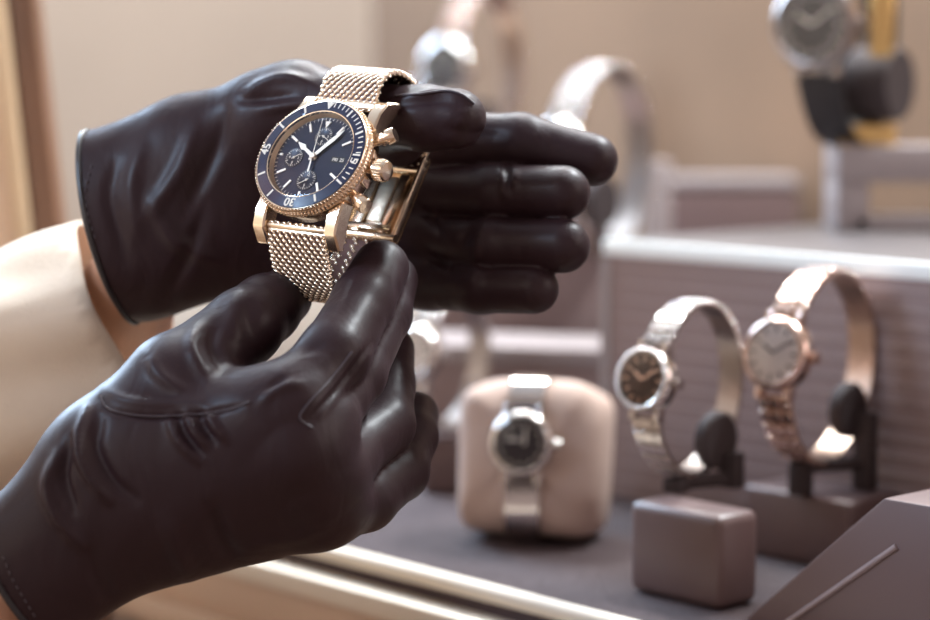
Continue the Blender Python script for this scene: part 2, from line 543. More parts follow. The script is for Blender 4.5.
# ---- left hand (palm towards the viewer, thumb through the strap loop)
TO = -F   # towards the camera
L_palm = [
    [J(195, 188, 790, 27), J(385, 138, 797, 14)],
    [J(195, 200, 790, 27), J(395, 190, 798, 14)],
    [J(190, 208, 790, 25), J(392, 238, 797, 13)],
    [J(190, 222, 790, 23), J(385, 272, 796, 11.5)],
    [J(215, 226, 788, 16), J(335, 246, 793, 10)],
    [J(205, 165, 786, 25), J(285, 112, 776, 15)],
    [J(330, 122, 778, 12), J(398, 143, 766, 8.5)],
]
L_cuff = [[J(195, 200, 790, 30), J(160, 218, 790, 30), J(95, 232, 792, 33)],
          [J(190, 160, 790, 18), J(110, 190, 792, 21)],
          [J(190, 244, 790, 12), J(145, 274, 792, 15)]]
L_fingers = [
    [J(270, 118, 777, 15), J(300, 104, 773, 13.5), J(378, 116, 758, 11.0), J(425, 118, 750, 11.0), J(456, 119, 746, 10.4)],
    [J(385, 138, 797, 13), J(430, 141, 793, 10.8), J(520, 143, 784, 10.4), J(592, 160, 780, 9.3)],
    [J(395, 190, 798, 13), J(440, 192, 792, 10), J(495, 192, 778, 9.7), J(563, 193, 766, 9.6)],
    [J(392, 238, 797, 12), J(440, 242, 790, 9.8), J(495, 245, 774, 9.6), J(563, 246, 762, 9.5)],
    [J(385, 274, 795, 11), J(430, 284, 788, 9.2), J(480, 288, 774, 8.8), J(534, 289, 764, 8.7)],
]
L_lines = [
    ([(248, 92), (262, 84), (285, 78), (310, 82)], 5, 0.0022), ([(240, 100), (262, 98), (290, 96)], 5, -0.0018),
    ([(262, 110), (285, 106), (310, 104)], 5, 0.0018),
    ([(195, 130), (180, 170), (150, 215)], 9, 0.0022), ([(225, 110), (215, 150), (185, 215)], 8, -0.0020),
    ([(150, 200), (175, 240), (215, 262)], 9, 0.0018), ([(115, 165), (110, 200), (125, 260)], 7, -0.0016),
    ([(140, 150), (132, 190), (138, 235)], 8, 0.0016), ([(205, 205), (190, 250), (165, 300)], 8, -0.0016),
    ([(402, 98), (440, 92), (468, 98)], 3.0, 0.0012), ([(400, 105), (440, 101), (465, 106)], 4, -0.0010),
    ([(500, 168), (503, 182), (506, 198)], 4, 0.0016), ([(516, 168), (514, 185)], 4, 0.0012), ([(508, 166), (509, 190)], 3, -0.0014),
    ([(488, 222), (480, 240), (474, 262)], 5, 0.0016), ([(470, 224), (460, 245)], 5, -0.0014),
    ([(478, 268), (470, 285)], 5, 0.0012), ([(440, 128), (470, 134), (500, 136)], 6, -0.0012),
    ([(420, 205), (432, 220), (440, 235)], 4, -0.0015), ([(425, 250), (440, 262), (450, 270)], 4, -0.0015),
]
cutp = at(111, 235, 0.790)
cutd = (at(11, 262, 0.800) - at(111, 235, 0.790)); cutd /= np.linalg.norm(cutd)
gl_left = glove('glove', L_palm, L_fingers, L_cuff, cutp, cutd, L_lines, squash=(TO, 0.62), kp=0.011, cuff_k=0.008)

# ---- right hand (back towards the viewer, pinching the clasp)
R_palm = [
    [J(116, 482, 704, 22), J(262, 422, 693, 15)],
    [J(121, 490, 704, 23), J(292, 448, 691, 15)],
    [J(130, 498, 704, 22), J(310, 476, 697, 13.5)],
    [J(145, 508, 706, 18), J(320, 500, 706, 12)],
    [J(172, 512, 711, 15), J(285, 503, 714, 11.5)],
    [J(140, 456, 706, 18.5), J(176, 384, 708, 14)],
    [J(190, 420, 708, 11), J(255, 432, 696, 11)],
]
R_cuff = [[J(121, 494, 704, 22), J(50, 557, 704, 22), J(-25, 615, 706, 27)]]
R_fingers = [
    [J(142, 446, 706, 18), J(178, 382, 708, 14.6), J(244, 327, 724, 12.6), J(266, 309, 738, 11.4), J(284, 297, 752, 9.8)],
    [J(262, 422, 693, 14.0), J(294, 402, 693, 12.6), J(334, 355, 704, 11.4), J(363, 302, 726, 10.2), J(381, 268, 743, 9.6)],
    [J(292, 450, 691, 13.5), J(322, 420, 698, 11), J(355, 374, 718, 10), J(383, 315, 742, 9.4), J(392, 280, 758, 9)],
    [J(310, 480, 697, 12.5), J(345, 458, 712, 10.6), J(385, 425, 735, 9.8), J(388, 385, 752, 9), J(390, 350, 764, 8.6)],
    [J(322, 508, 706, 12.5), J(365, 499, 722, 10.4), J(400, 472, 742, 9.4), J(412, 437, 756, 8.6), J(416, 414, 766, 8.0)],
]
R_lines = [
    ([(100, 398), (112, 410), (150, 417), (200, 414), (240, 406)], 2.6, -0.0015), ([(104, 388), (125, 400), (160, 404), (200, 402)], 5, 0.0012),
    ([(88, 410), (80, 440), (86, 470), (108, 500)], 5, 0.0034), ([(100, 420), (96, 448), (112, 480), (135, 500)], 6, -0.0022),
    ([(58, 455), (48, 485), (56, 515), (80, 545)], 6, 0.0030), ([(70, 440), (64, 475), (75, 510)], 5, -0.0022),
    ([(236, 560), (222, 540), (214, 510)], 9, -0.0022), ([(190, 575), (175, 545), (165, 520)], 9, 0.0014), ([(110, 600), (95, 570), (90, 545)], 9, -0.0014),
    ([(168, 418), (178, 440), (198, 462)], 4, 0.0024), ([(186, 414), (194, 430), (206, 446)], 4, 0.0024), ([(208, 412), (214, 424), (226, 440)], 4, 0.0022),
    ([(178, 416), (186, 435), (202, 455)], 3, -0.0016), ([(198, 412), (204, 427), (216, 442)], 3, -0.0016),
    ([(240, 294), (232, 312), (238, 345)], 8, 0.0010), ([(256, 300), (250, 318), (256, 345)], 7, -0.0007),
    ([(196, 330), (192, 350), (206, 378)], 7, 0.0020), ([(215, 325), (212, 345), (222, 368)], 6, -0.0018),
    ([(150, 355), (160, 375), (185, 392)], 7, 0.0014),
    ([(262, 402), (278, 388), (300, 384)], 5, 0.0014), ([(268, 390), (285, 378)], 4, -0.0013), ([(300, 352), (325, 345)], 6, -0.0009),
    
    ([(308, 422), (340, 386), (372, 342)], 2.5, -0.0016), ([(250, 545), (300, 535), (345, 515)], 8, 0.0010),
]
cutp = at(32, 580, 0.704)
cutd = (at(-57, 632, 0.716) - at(32, 580, 0.704)); cutd /= np.linalg.norm(cutd)
gl_right = glove('glove', R_palm, R_fingers, R_cuff, cutp, cutd, R_lines, squash=(TO, 0.72), kp=0.016, kf=0.007)

# seams and stitches
seam_on(gl_right, [(101, 396), (106, 407), (118, 412), (150, 416), (200, 414), (232, 409), (250, 402)], 0.00045, 'thumb_seam', M['thread'], gl_right)
seam_on(gl_right, [(3, 556), (12, 578), (26, 602), (36, 618)], 0.0004, 'cuff_stitching', M['thread'], gl_right, dash=4)
seam_on(gl_right, [(312, 428), (300, 418), (308, 404), (330, 380), (352, 352)], 0.0004, 'finger_seam', M['thread'], gl_right)
seam_on(gl_left, [(396, 96), (420, 94), (446, 91), (462, 95), (474, 104)], 0.0005, 'thumb_seam', M['thread'], gl_left)
seam_on(gl_left, [(92, 165), (86, 190), (88, 215), (96, 240)], 0.0004, 'cuff_stitching', M['thread'], gl_left, dash=4)

# ---- body, jacket, trousers, hair
LW = at(150, 258, 0.795); LW2 = at(190, 205, 0.790); LE = at(-430, 590, 0.85); LS = np.array([-0.52, 0.905, 1.43])
RW = at(30, 578, 0.705); RW2 = at(110, 530, 0.704); RE = np.array([-0.36, 0.62, 1.13]); RS = np.array([-0.52, 0.50, 1.43])
NK = np.array([-0.55, 0.705, 1.47]); HD = np.array([-0.515, 0.705, 1.64])
def build_sdf(name, segs, h, m, parent, k=0.03, it=2, extra=None, cuts=()):
    pts = np.array([s[0] for s in segs] + [s[1] for s in segs]); rm = max(max(s[2], s[3]) for s in segs)
    g = Grid(pts.min(0) - rm - 0.03, pts.max(0) + rm + 0.03, h); V = g.full()
    for a, b, r1, r2, *kk in segs: put(g, V, a, b, r1, r2, kk[0] if kk else k, kk[1] if len(kk) > 1 else None)
    v, f = surface_nets(V, g.lo, h); v, f = keep_largest(v, f); v = relax(v, f, it)
    if extra: v = extra(v, f)
    for org, d, rad in cuts:
        rel = v - org; out = (rel @ d > 0) & (np.linalg.norm(rel, axis=1) < rad)
        f = f[~out[f].any(1)]; used = np.unique(f); mp = np.full(len(v), -1); mp[used] = np.arange(len(used)); v = v[used]; f = mp[f]
        e = np.sort(np.concatenate([f[:, [0, 1]], f[:, [1, 2]], f[:, [2, 3]], f[:, [3, 0]]]), 1)
        u, cn = np.unique(e, axis=0, return_counts=True); bd = np.unique(u[cn == 1])
        bd = bd[np.linalg.norm(v[bd] - org, axis=1) < rad * 1.2]
        v[bd] -= ((v[bd] - org) @ d)[:, None] * d
    return np_obj(name, v, f, m, parent)
hip = np.array([-0.57, 0.705, 0.95])
Y1 = np.array([0, 1.0, 0])
X1 = np.array([1.0, 0, 0])
build_sdf('body', [
    (LW2, LW, 0.010, 0.014, 0.004), (LW, at(105, 335, 0.838), 0.016, 0.022, 0.01), (at(105, 335, 0.838), LE, 0.024, 0.036, 0.01), (LE, LS, 0.036, 0.05), (RW2, RW, 0.008, 0.010, 0.003), (RW, at(-5, 612, 0.708), 0.010, 0.014, 0.003), (at(-5, 612, 0.708), at(-90, 680, 0.710), 0.014, 0.022, 0.006), (at(-90, 680, 0.710), RE, 0.024, 0.036, 0.01), (RE, RS, 0.036, 0.05),
    (LS, RS, 0.06, 0.06), (NK, hip + [0, 0, 0.1], 0.09, 0.08), (NK, HD, 0.052, 0.055), (HD, HD + [0.005, 0, 0.03], 0.075, 0.085),
    (HD + [0.03, 0, -0.065], HD + [0.05, 0, -0.06], 0.045, 0.035), (HD + [0.075, 0, 0.02], HD + [0.098, 0, -0.015], 0.012, 0.014, 0.012),
    (HD + [-0.005, 0.076, 0.02], HD + [-0.005, 0.078, -0.03], 0.014, 0.01, 0.008), (HD + [-0.005, -0.076, 0.02], HD + [-0.005, -0.078, -0.03], 0.014, 0.01, 0.008),
    (HD + [0.07, -0.02, -0.055], HD + [0.07, 0.02, -0.055], 0.012, 0.012, 0.01),
], 0.004, M['skin'], person)
build_sdf('hair', [(HD + [-0.025, 0, 0.04], HD + [-0.005, 0, 0.065], 0.088, 0.080), (HD + [-0.04, -0.03, -0.02], HD + [-0.04, 0.03, -0.02], 0.06, 0.06)], 0.006, M['hair'], person)
for y in (-0.032, 0.032):
    e = unit_sphere(16, 10); ev = e[0] * 0.012 + HD + [0.078, y, 0.018]
    MB().add(ev, e[1]).build('eye', M['white'], person)
    MB().add(e[0] * 0.0055 + HD + [0.0885, y, 0.018], e[1]).build('iris', M['hair'], person)
def ripples(v, f):
    N = normals(v, f)
    px, py, d = pix(v)
    w = 0.0035 * np.sin((px * 0.5 + py * 0.86) * 0.05 + 1.2 * np.sin((px * .86 - py * .5) * 0.02))
    w *= np.clip((v[:, 0] + 0.42) / 0.12, 0, 1)
    return v + N * w[:, None]
LCUFF = at(134, 330, 0.835); LCD = LCUFF - at(44, 374, 0.837); LCD /= np.linalg.norm(LCD)
jk = build_sdf('jacket', [
    (LCUFF + LCD * 0.02, LE, 0.047, 0.062, 0.02), (LE, LS, 0.062, 0.075, 0.03), (at(-120, 700, 0.71), RE, 0.040, 0.056, 0.02), (RE, RS, 0.058, 0.075, 0.03),
    (LS, RS, 0.085, 0.085, 0.05), (LS - [0, 0.05, 0.05], RS + [0, 0.05, -0.05], 0.11, 0.11, 0.06), (np.array([-0.56, 0.80, 1.30]), np.array([-0.57, 0.80, 0.88]), 0.13, 0.12, 0.06),
    (np.array([-0.56, 0.61, 1.30]), np.array([-0.57, 0.61, 0.88]), 0.13, 0.12, 0.06), (NK, NK + [0, 0, -0.05], 0.075, 0.09, 0.04),
], 0.004, M['cloth'], person, extra=ripples, cuts=[(LCUFF, LCD, 0.09)])
md = jk.modifiers.new('thick', 'SOLIDIFY'); md.thickness = 0.002; md.offset = -1
build_sdf('trousers', [
    (np.array([-0.57, 0.80, 0.90]), np.array([-0.56, 0.81, 0.50]), 0.11, 0.08), (np.array([-0.56, 0.81, 0.50]), np.array([-0.57, 0.81, 0.10]), 0.08, 0.06),
    (np.array([-0.57, 0.61, 0.90]), np.array([-0.56, 0.60, 0.50]), 0.11, 0.08), (np.array([-0.56, 0.60, 0.50]), np.array([-0.57, 0.60, 0.10]), 0.08, 0.06),
    (np.array([-0.57, 0.80, 0.90]), np.array([-0.57, 0.61, 0.90]), 0.11, 0.11)], 0.01, M['trouser'], person)
for y in (0.81, 0.60):
    build_sdf('shoe', [(np.array([-0.60, y, 0.042]), np.array([-0.40, y, 0.034]), 0.042, 0.034), (np.array([-0.58, y, 0.07]), np.array([-0.57, y, 0.11]), 0.045, 0.05)], 0.006, M['leather'], person)

# ================================================================== HERO WATCH
PXMM = FPX / 730.0
cpx, cpy = 310.4, 153.74
ray = F + R * (cpx - 465) / FPX + U * (310 - cpy) / FPX
tw = -ray / np.linalg.norm(ray)
rt = R - tw * (R @ tw); rt /= np.linalg.norm(rt); up = np.cross(tw, rt)
def cv(v): return rt * v[0] + up * v[1] + tw * v[2]
WN = cv((-0.48873, 0.51064, 0.70739)); WY = cv((0.36399, 0.85622, -0.36659)); WX = np.cross(WY, WN)
WO = at(cpx, cpy, 0.730)
WF = frame(WO, WX / 1000, WY / 1000, WN / 1000)      # local millimetres -> world

def sharp_lug(sx, sy):
    # side outline in (y,z), extruded across x
    poly = [(14, -4.6), (20, -4.6), (25.5, -6.6), (29.0, -12.6), (28.2, -13.8), (23.5, -13.2), (17.5, -11.0), (12, -10.5)]
    poly = [(sy * a, b) for a, b in poly]
    mb = MB(); x0, x1 = (12.4, 17.4) if sx > 0 else (-17.4, -12.4)
    mb.prism(poly, x0, x1, ax=[(0, 1, 0), (0, 0, 1), (1, 0, 0)])
    return mb

watch = empty('wristwatch', WO, 'large gold chronograph with navy dial and woven mesh strap, held in the gloved hands', 'watch')
W = dict(parent=watch, xf=WF)
MB().lathe([(0, -13.2), (14, -13.2), (17, -12.6), (17.4, -11.6), (19.6, -11.2), (20.6, -10), (20.6, -4.2), (19.5, -3.2), (0, -3.2)], 96).build('case', M['gold'], **W)
for sx in (-1, 1):
    for sy in (-1, 1): sharp_lug(sx, sy).build('lug', M['gold'], bevel=0.0006, segs=1, angle=20, **W)
# bezel: knurled rim
bz = MB()
bz.lathe([(16.3, -2.2), (16.3, 0.2), (16.6, 0.35), (16.8, 0.15), (20.5, -0.25), (20.9, -0.1), (21.2, -0.5), (21.2, -1.8), (21.6, -2.2), (21.8, -4.2), (20.0, -4.4)], 128, close=True)
sv, sf = unit_sphere(8, 5)
for ring, (rr, zz, cnt) in enumerate(((21.2, -1.05, 104), (21.75, -2.9, 104))):
    for i in range(cnt):
        t = 2 * PI * (i + 0.5 * ring) / cnt; c, s = math.cos(t), math.sin(t)
        q = sv * [0.55, 0.48, 0.95]
        bz.add(np.stack([rr * c + q[:, 0] * c - q[:, 1] * s, rr * s + q[:, 0] * s + q[:, 1] * c, zz + q[:, 2]], 1), sf)
bezel = bz.build('bezel', M['gold'], **W)
MB().lathe([(16.7, 0.32), (16.85, 0.42), (20.45, 0.02), (20.6, -0.18), (16.7, -0.1)], 128, close=True).build('bezel_insert', M['navy'], bezel, xf=WF)
bk = MB()
def polar(r, deg): a = math.radians(deg); return r * math.sin(a), r * math.cos(a)
def radial_bar(mb, deg, r0, r1, w, z, t=0.12, w1=None):
    a = math.radians(deg); d = np.array([math.sin(a), math.cos(a)]); p = np.array([d[1], -d[0]]); w1 = w if w1 is None else w1
    mb.prism([tuple(d * r0 - p * w / 2), tuple(d * r1 - p * w1 / 2), tuple(d * r1 + p * w1 / 2), tuple(d * r0 + p * w / 2)], z, z + t)
def zb(r): return 0.42 - (r - 16.85) * 0.111 + 0.03
for mnt in range(60):
    if mnt in (15, 30, 45): continue
    if mnt == 0:
        bk.prism([polar(17.0, 0), polar(20.1, -4.5), polar(20.1, 4.5)], zb(19.5), zb(17.5)); continue
    if mnt % 5 == 0: radial_bar(bk, mnt * 6, 17.0, 20.1, 0.75, zb(18.6))
    elif mnt < 20: radial_bar(bk, mnt * 6, 18.2, 20.0, 0.4, zb(19))
for mnt in (15, 30, 45):
    v, f = text_mesh(str(mnt), 4.3, polar(18.45, mnt * 6), -math.radians(mnt * 6), zb(18.0)); bk.add(v, f)
bk.build('bezel_markings', M['ivory'], bezel, smooth=False, xf=WF)
# dial
dial = MB().lathe([(0, -2.6), (16.6, -2.6), (16.6, -3.1), (0, -3.1)], 96).build('dial', M['dial'], **W)
MB().lathe([(15.6, -2.55), (16.62, -0.1), (16.75, -0.1), (16.75, -2.6)], 128, close=True).build('chapter_ring', M['gold_b'], dial, xf=WF)
tk = MB()
for i in range(60):
    if i % 5: radial_bar(tk, i * 6, 14.5, 15.5, 0.16, -2.58, 0.05)
    else: radial_bar(tk, i * 6, 14.3, 15.5, 0.26, -2.58, 0.05)
tk.build('minute_track', M['ivory'], dial, smooth=False, xf=WF)
for hh in range(12):
    mb = MB()
    if hh == 0: mb.prism([polar(11.3, 0), polar(14.0, -5), polar(14.0, 5)], -2.6, -2.2)
    elif hh in (3,): continue
    elif hh in (6, 9): radial_bar(mb, hh * 30, 13.1, 14.2, 0.8, -2.6, 0.35)
    else: radial_bar(mb, hh * 30, 10.8, 14.2, 0.85, -2.6, 0.4)
    mb.build('hour_marker', M['dialgold'], dial, smooth=False, xf=WF)
SUB = [(polar(8.2, 2), 3.7), (polar(8.2, -95), 3.7), (polar(8.6, 176), 4.0)]
for (cx, cy), sr in SUB:
    sd = MB().lathe([(0, -2.52), (sr - .35, -2.52), (sr - .2, -2.42), (sr, -2.42), (sr, -2.6)], 48, c=(cx, cy, 0)).build('subdial', M['subdial'], dial, xf=WF)
    mb = MB()
    for i in range(24):
        a = 2 * PI * i / 24; d = np.array([math.sin(a), math.cos(a)]); p = np.array([d[1], -d[0]]); c = np.array([cx, cy])
        r0, r1, w = (sr * 0.62, sr * 0.9, 0.30) if i % 4 == 0 else (sr * 0.74, sr * 0.9, 0.16)
        mb.prism([tuple(c + d * r0 - p * w / 2), tuple(c + d * r1 - p * w / 2), tuple(c + d * r1 + p * w / 2), tuple(c + d * r0 + p * w / 2)], -2.5, -2.44)
    a = random.uniform(0, 6.28); d = np.array([math.sin(a), math.cos(a)]); p = np.array([d[1], -d[0]]); c = np.array([cx, cy])
    mb.prism([tuple(c - d * .9 - p * .22), tuple(c + d * sr * .7 - p * .12), tuple(c + d * sr * .7 + p * .12), tuple(c - d * .9 + p * .22)], -2.36, -2.28)
    mb.lathe([(0, -2.2), (0.45, -2.2), (0.45, -2.5)], 16, c=(cx, cy, 0))
    # sub-dial numerals
    for tx, ang in (('3', 90), ('6', 180), ('9', 270)) if sr < 3.9 else (('12', 0), ('6', 180)):
        q = polar(sr * .48, ang); v, f = text_mesh(tx, 1.35, (cx + q[0], cy + q[1]), 0, -2.5, 0.02); mb.add(v, f)
    o = mb.build('subdial_track', M['ivory'], dial, smooth=False, xf=WF)
dw = MB().prism([(6.9, -1.15), (12.6, -1.15), (12.6, 1.15), (6.9, 1.15)], -2.6, -2.5).build('date_window', M['black'], dial, smooth=False, xf=WF)
mb = MB(); v, f = text_mesh('FRI', 1.7, (8.7, -0.05), 0, -2.47, 0.02); mb.add(v, f); v, f = text_mesh('25', 1.8, (11.5, -0.05), 0, -2.47, 0.02); mb.add(v, f)
mb.build('date_text', M['ivory'], dial, smooth=False, xf=WF)
def hand(name, deg, prof, z, m, tail=None):
    a = math.radians(deg); d = np.array([math.sin(a), math.cos(a)]); p = np.array([d[1], -d[0]])
    pts = [tuple(d * r + p * w) for r, w in prof] + [tuple(d * r - p * w) for r, w in reversed(prof)]
    mb = MB().prism(pts, z, z + 0.18)
    return mb.build(name, m, watch, smooth=False, xf=WF)
hand('hour_hand', -59.5, [(-1.5, .35), (0, .7), (5.2, .55), (6.4, 1.15), (9.6, .15)], -1.95, M['dialgold'])
hand('minute_hand', 38, [(-1.8, .35), (0, .65), (9.0, .85), (11.5, .55), (13.8, .1)], -1.65, M['dialgold'])
hand('seconds_hand', -7.8, [(-6.2, .12), (-6.0, .35), (-3, .30), (0, .16), (14.4, .06)], -1.35, M['dialgold'])
MB().lathe([(0, -0.95), (0.9, -0.95), (1.15, -1.2), (1.15, -2.6)], 24).build('hand_hub', M['dialgold'], **W)
MB().lathe([(0, 0.9), (9, 0.72), (15.5, 0.34), (16.6, 0.15), (16.6, -0.1), (0, -0.1)], 64).build('crystal', M['crystal'], **W)
# crown, guards, pushers
cr = MB(); axc = [(0, 1, 0), (0, 0, 1), (1, 0, 0)]
cr.lathe([(0, 19.5), (1.6, 19.5), (1.6, 22.6), (3.0, 22.8), (3.6, 23.3), (3.6, 27.0), (3.1, 27.7), (1.5, 28.0), (0, 28.0)], 40, c=(0, 0, -6.8), ax=axc)
for i in range(22):
    t = 2 * PI * i / 22; q = sv * [0.3, 0.3, 1.9]
    cr.add(np.stack([q[:, 2] + 25.1, 3.6 * math.cos(t) + q[:, 0], -6.8 + 3.6 * math.sin(t) + q[:, 1]], 1), sf)
cr.build('crown', M['gold'], **W)
for sy in (1, -1):
    a = math.radians(90 - sy * 29); dx = (math.sin(a), math.cos(a), 0); ax = [(-dx[1], dx[0], 0), (0, 0, 1), dx]
    MB().lathe([(0, 19.5), (1.5, 19.5), (1.5, 23.2), (2.3, 23.4), (2.3, 24.2), (2.0, 24.4), (2.0, 25.2), (2.75, 25.6), (2.75, 28.0), (2.4, 28.5), (0, 28.6)], 32, c=(0, 0, -6.8), ax=ax).build('pusher', M['gold'], **W)
    a = math.radians(90 - sy * 13); dx = (math.sin(a), math.cos(a), 0)
    MB().box((19.8 * dx[0], 19.8 * dx[1], -6.9), (2.2, 1.6, 2.4), [dx, (-dx[1], dx[0], 0), (0, 0, 1)]).build('crown_guard', M['gold'], bevel=0.0005, **W)

# strap paths in (y,z) mm
TOP = [(22.5, -8.2), (27, -6.8), (33, -6.2), (38.5, -9.6), (41.8, -16), (42.4, -24), (39, -34), (32, -41.5), (22, -45)]
BOT = [(-22.5, -8.6), (-27, -11.5), (-32.5, -17.5), (-37, -25), (-37.6, -32), (-34, -40), (-26, -45), (-16, -46.3), (-8, -46.2)]
def path_frame(P2, closed=False):
    T = np.gradient(P2, axis=0); T /= np.linalg.norm(T, axis=1)[:, None]
    return T
def outward(P2):
    T = path_frame(P2); N = np.stack([T[:, 1], -T[:, 0]], 1); ctr = np.array([3.0, -26.0])
    for i in range(len(N)):
        if N[i] @ (P2[i] - ctr) < 0: N[i] = -N[i]
    return N, T
def mesh_strap(P, name):
    P2 = resample(P, 1.0); N, T = outward(P2)
    core = MB(); half = 11.6
    core.strip([(0, p[0] - n[0] * .55, p[1] - n[1] * .55) for p, n in zip(P2, N)], [(0, n[0], n[1]) for n in N], (1, 0, 0), 2 * half, 1.1)
    root = core.build(name, M['mesh_in'], watch, xf=WF)
    # wire links: interlocked slanted beads, both faces
    pitch = 1.42; P3 = resample(P, pitch); N3, T3 = outward(P3)
    bv, bf = unit_sphere(8, 5)
    wires = MB(); V = []; cols = 9; cw = 2 * half / cols
    for i in range(len(P3)):
        n3 = np.array([0, N3[i][0], N3[i][1]]); t3 = np.array([0, T3[i][0], T3[i][1]]); x3 = np.array([1.0, 0, 0])
        for c in range(cols + (i % 2)):
            xx = -half + (c + 0.5 - 0.5 * (i % 2)) * cw
            xx = min(max(xx, -half + .3), half - .3)
            for side in (1, -1):
                if side < 0 and (i + c) % 2: continue
                ang = 0.50 if side > 0 else -0.50
                e1 = x3 * math.cos(ang) + t3 * math.sin(ang); e2 = -x3 * math.sin(ang) + t3 * math.cos(ang)
                q = bv * [1.32, 0.60, 0.62]
                o = np.array([xx, P3[i][0], P3[i][1]]) + n3 * (0.62 * side)
                wires.add(o + q[:, :1] * e1 + q[:, 1:2] * e2 + q[:, 2:3] * n3, bf)
        for sx in (-1, 1):   # rolled edges
            q = bv * [0.6, 0.78, 0.95]
            o = np.array([sx * (half + .05), P3[i][0], P3[i][1]])
            wires.add(o + q[:, :1] * x3 + q[:, 1:2] * t3 + q[:, 2:3] * n3, bf)
    wires.build('woven_wire', M['mesh'], root, xf=WF)
    return root
st = mesh_strap(TOP, 'strap'); sb = mesh_strap(BOT, 'strap')
for sy, (yy, zz) in ((1, (23.4, -7.9)), (-1, (-23.4, -9.0))):
    MB().tube([(-12.3, yy, zz), (12.3, yy, zz)], 1.35, 16).box((0, yy + sy * 1.0, zz + (0.3 if sy > 0 else -0.8)), (12.1, 0.9, 1.15)).build('end_bar', M['gold_b'], bevel=0.0002, **W)
# folding clasp at the back of the loop, seen from inside
cl = MB()
cl.box((0, 9.5, -46.6), (12.2, 17, 0.7))
cl.box((11.5, 9.5, -45.2), (0.7, 17, 2.2)); cl.box((-11.5, 9.5, -45.2), (0.7, 17, 2.2))
clasp = cl.build('clasp', M['gold'], bevel=0.0003, **W)
MB().box((-6.2, 6, -44.6), (2.0, 12.5, 0.6)).build('clasp_blade', M['gold'], clasp, bevel=0.00025, xf=WF)
MB().box((6.2, 6, -44.6), (2.0, 12.5, 0.6)).build('clasp_blade', M['gold'], clasp, bevel=0.00025, xf=WF)
MB().box((0, 8.5, -45.2), (3.2, 9.0, 0.5)).build('clasp_spring', M['gold_b'], clasp, bevel=0.00025, xf=WF)
MB().tube([(-12.4, -6.5, -44.2), (12.4, -6.5, -44.2)], 1.5, 16).build('clasp_hinge', M['gold'], clasp, xf=WF)
MB().tube([(-11, 20.5, -44.2), (11, 20.5, -44.2)], 1.3, 16).build('clasp_hinge', M['gold'], clasp, xf=WF)
MB().box((0, -3.4, -43.9), (9.5, 1.1, 1.2)).build('clasp_bar', M['gold'], clasp, bevel=0.0003, xf=WF)

# ================================================================== ROOM
CB = np.array([AA, BB, ZZ])
def setting(o): o['kind'] = 'structure'; return o
setting(MB().box((0, 1.5, -0.03), (3.2, 3.6, 0.03)).build('floor', M['floor'], smooth=False))
setting(MB().box((0, 1.5, 2.83), (3.2, 3.6, 0.03)).build('ceiling', M['ceil'], smooth=False))
setting(MB().box((0, 5.12, 1.4), (3.2, 0.02, 1.4)).build('wall_back', M['wall'], smooth=False))
setting(MB().box((-3.22, 1.5, 1.4), (0.02, 3.6, 1.4)).build('wall_left', M['wall'], smooth=False))
# slanting timber upright behind the sleeve
tp = at(24, 0, 1.05); tb = at(50, 230, 1.05)
td = (tb - tp) / np.linalg.norm(tb - tp); tb2 = tb + td * (tb[2] / -td[2]); tp2 = tp - td * ((2.80 - tp[2]) / -td[2])
ctr = (tb2 + tp2) / 2; hl = np.linalg.norm(tb2 - tp2) / 2 - 0.003
sx = R - td * (R @ td); sx /= np.linalg.norm(sx); sy = np.cross(td, sx)
tr = setting(MB().box(ctr + sx * 0.0005, (0.0062, 0.012, hl), (sx, sy, td)).build('trim_1', M['wood'], bevel=0.002))
MB().box(ctr - sx * 0.0102, (0.0038, 0.016, hl), (sx, sy, td)).build('light_moulding', M['woodlt'], tr, bevel=0.003)
MB().box(ctr - sx * 0.0295, (0.015, 0.010, hl), (sx, sy, td)).build('brown_board', M['front'], tr, bevel=0.002)

# ================================================================== DISPLAY COUNTER
ZD = 1.15
c0 = on_level(340, 551, ZD)                       # a point of the deck's front edge
def cs(a, b, z): return c0 + AA * a + BB * b + ZZ * (z - ZD)
cnt = empty('display_counter', (*cs(-0.1, 0.4, 0)[:2], 0), 'cream and tan watch display counter with dark ribbed deck and moulded front rails', 'counter')
dk = MB().box(cs(-0.15, 0.45, ZD - 0.010), (0.85, 0.452, 0.010), CB)
dk.build('deck', M['deck'], cnt, smooth=False)
rb = MB()
for i in range(150):
    b = 0.006 + i * 0.0026
    rb.tube([cs(-0.6, b, ZD), cs(0.35, b, ZD)], 0.0009, 6)
rb.build('deck_ribs', M['deck'], cnt)
MB().tube([cs(-1.0, -0.002, ZD - 0.001), cs(0.7, -0.002, ZD - 0.001)], 0.0037, 16).build('front_rail', M['rail'], cnt)
MB().box(cs(-0.15, -0.0075, ZD - 0.0145), (0.85, 0.007, 0.0048), CB).build('front_rail', M['rail'], cnt, bevel=0.0018)
MB().box(cs(-0.15, -0.004, ZD - 0.030), (0.85, 0.006, 0.011), CB).build('front_board', M['front'], cnt, bevel=0.001)
MB().box(cs(-0.15, -0.009, ZD - 0.045), (0.85, 0.008, 0.006), CB).build('lower_moulding', M['front'], cnt, bevel=0.002)
MB().box(cs(-0.15, 0.45, (ZD - 0.05) / 2), (0.85, 0.448, (ZD - 0.05) / 2), CB).build('cabinet_body', M['front'], cnt, bevel=0.003)
# tan back panel
q = at(700, 100, 1.52); q[2] = 0
pn = MB().box(q + AA * 0.20 + ZZ * (ZD + 0.36), (0.545, 0.008, 0.3595), CB).build('tan_screen', M['panel'], smooth=False)
tag(pn, 'tall plain tan screen closing the back of the display counter', 'screen')

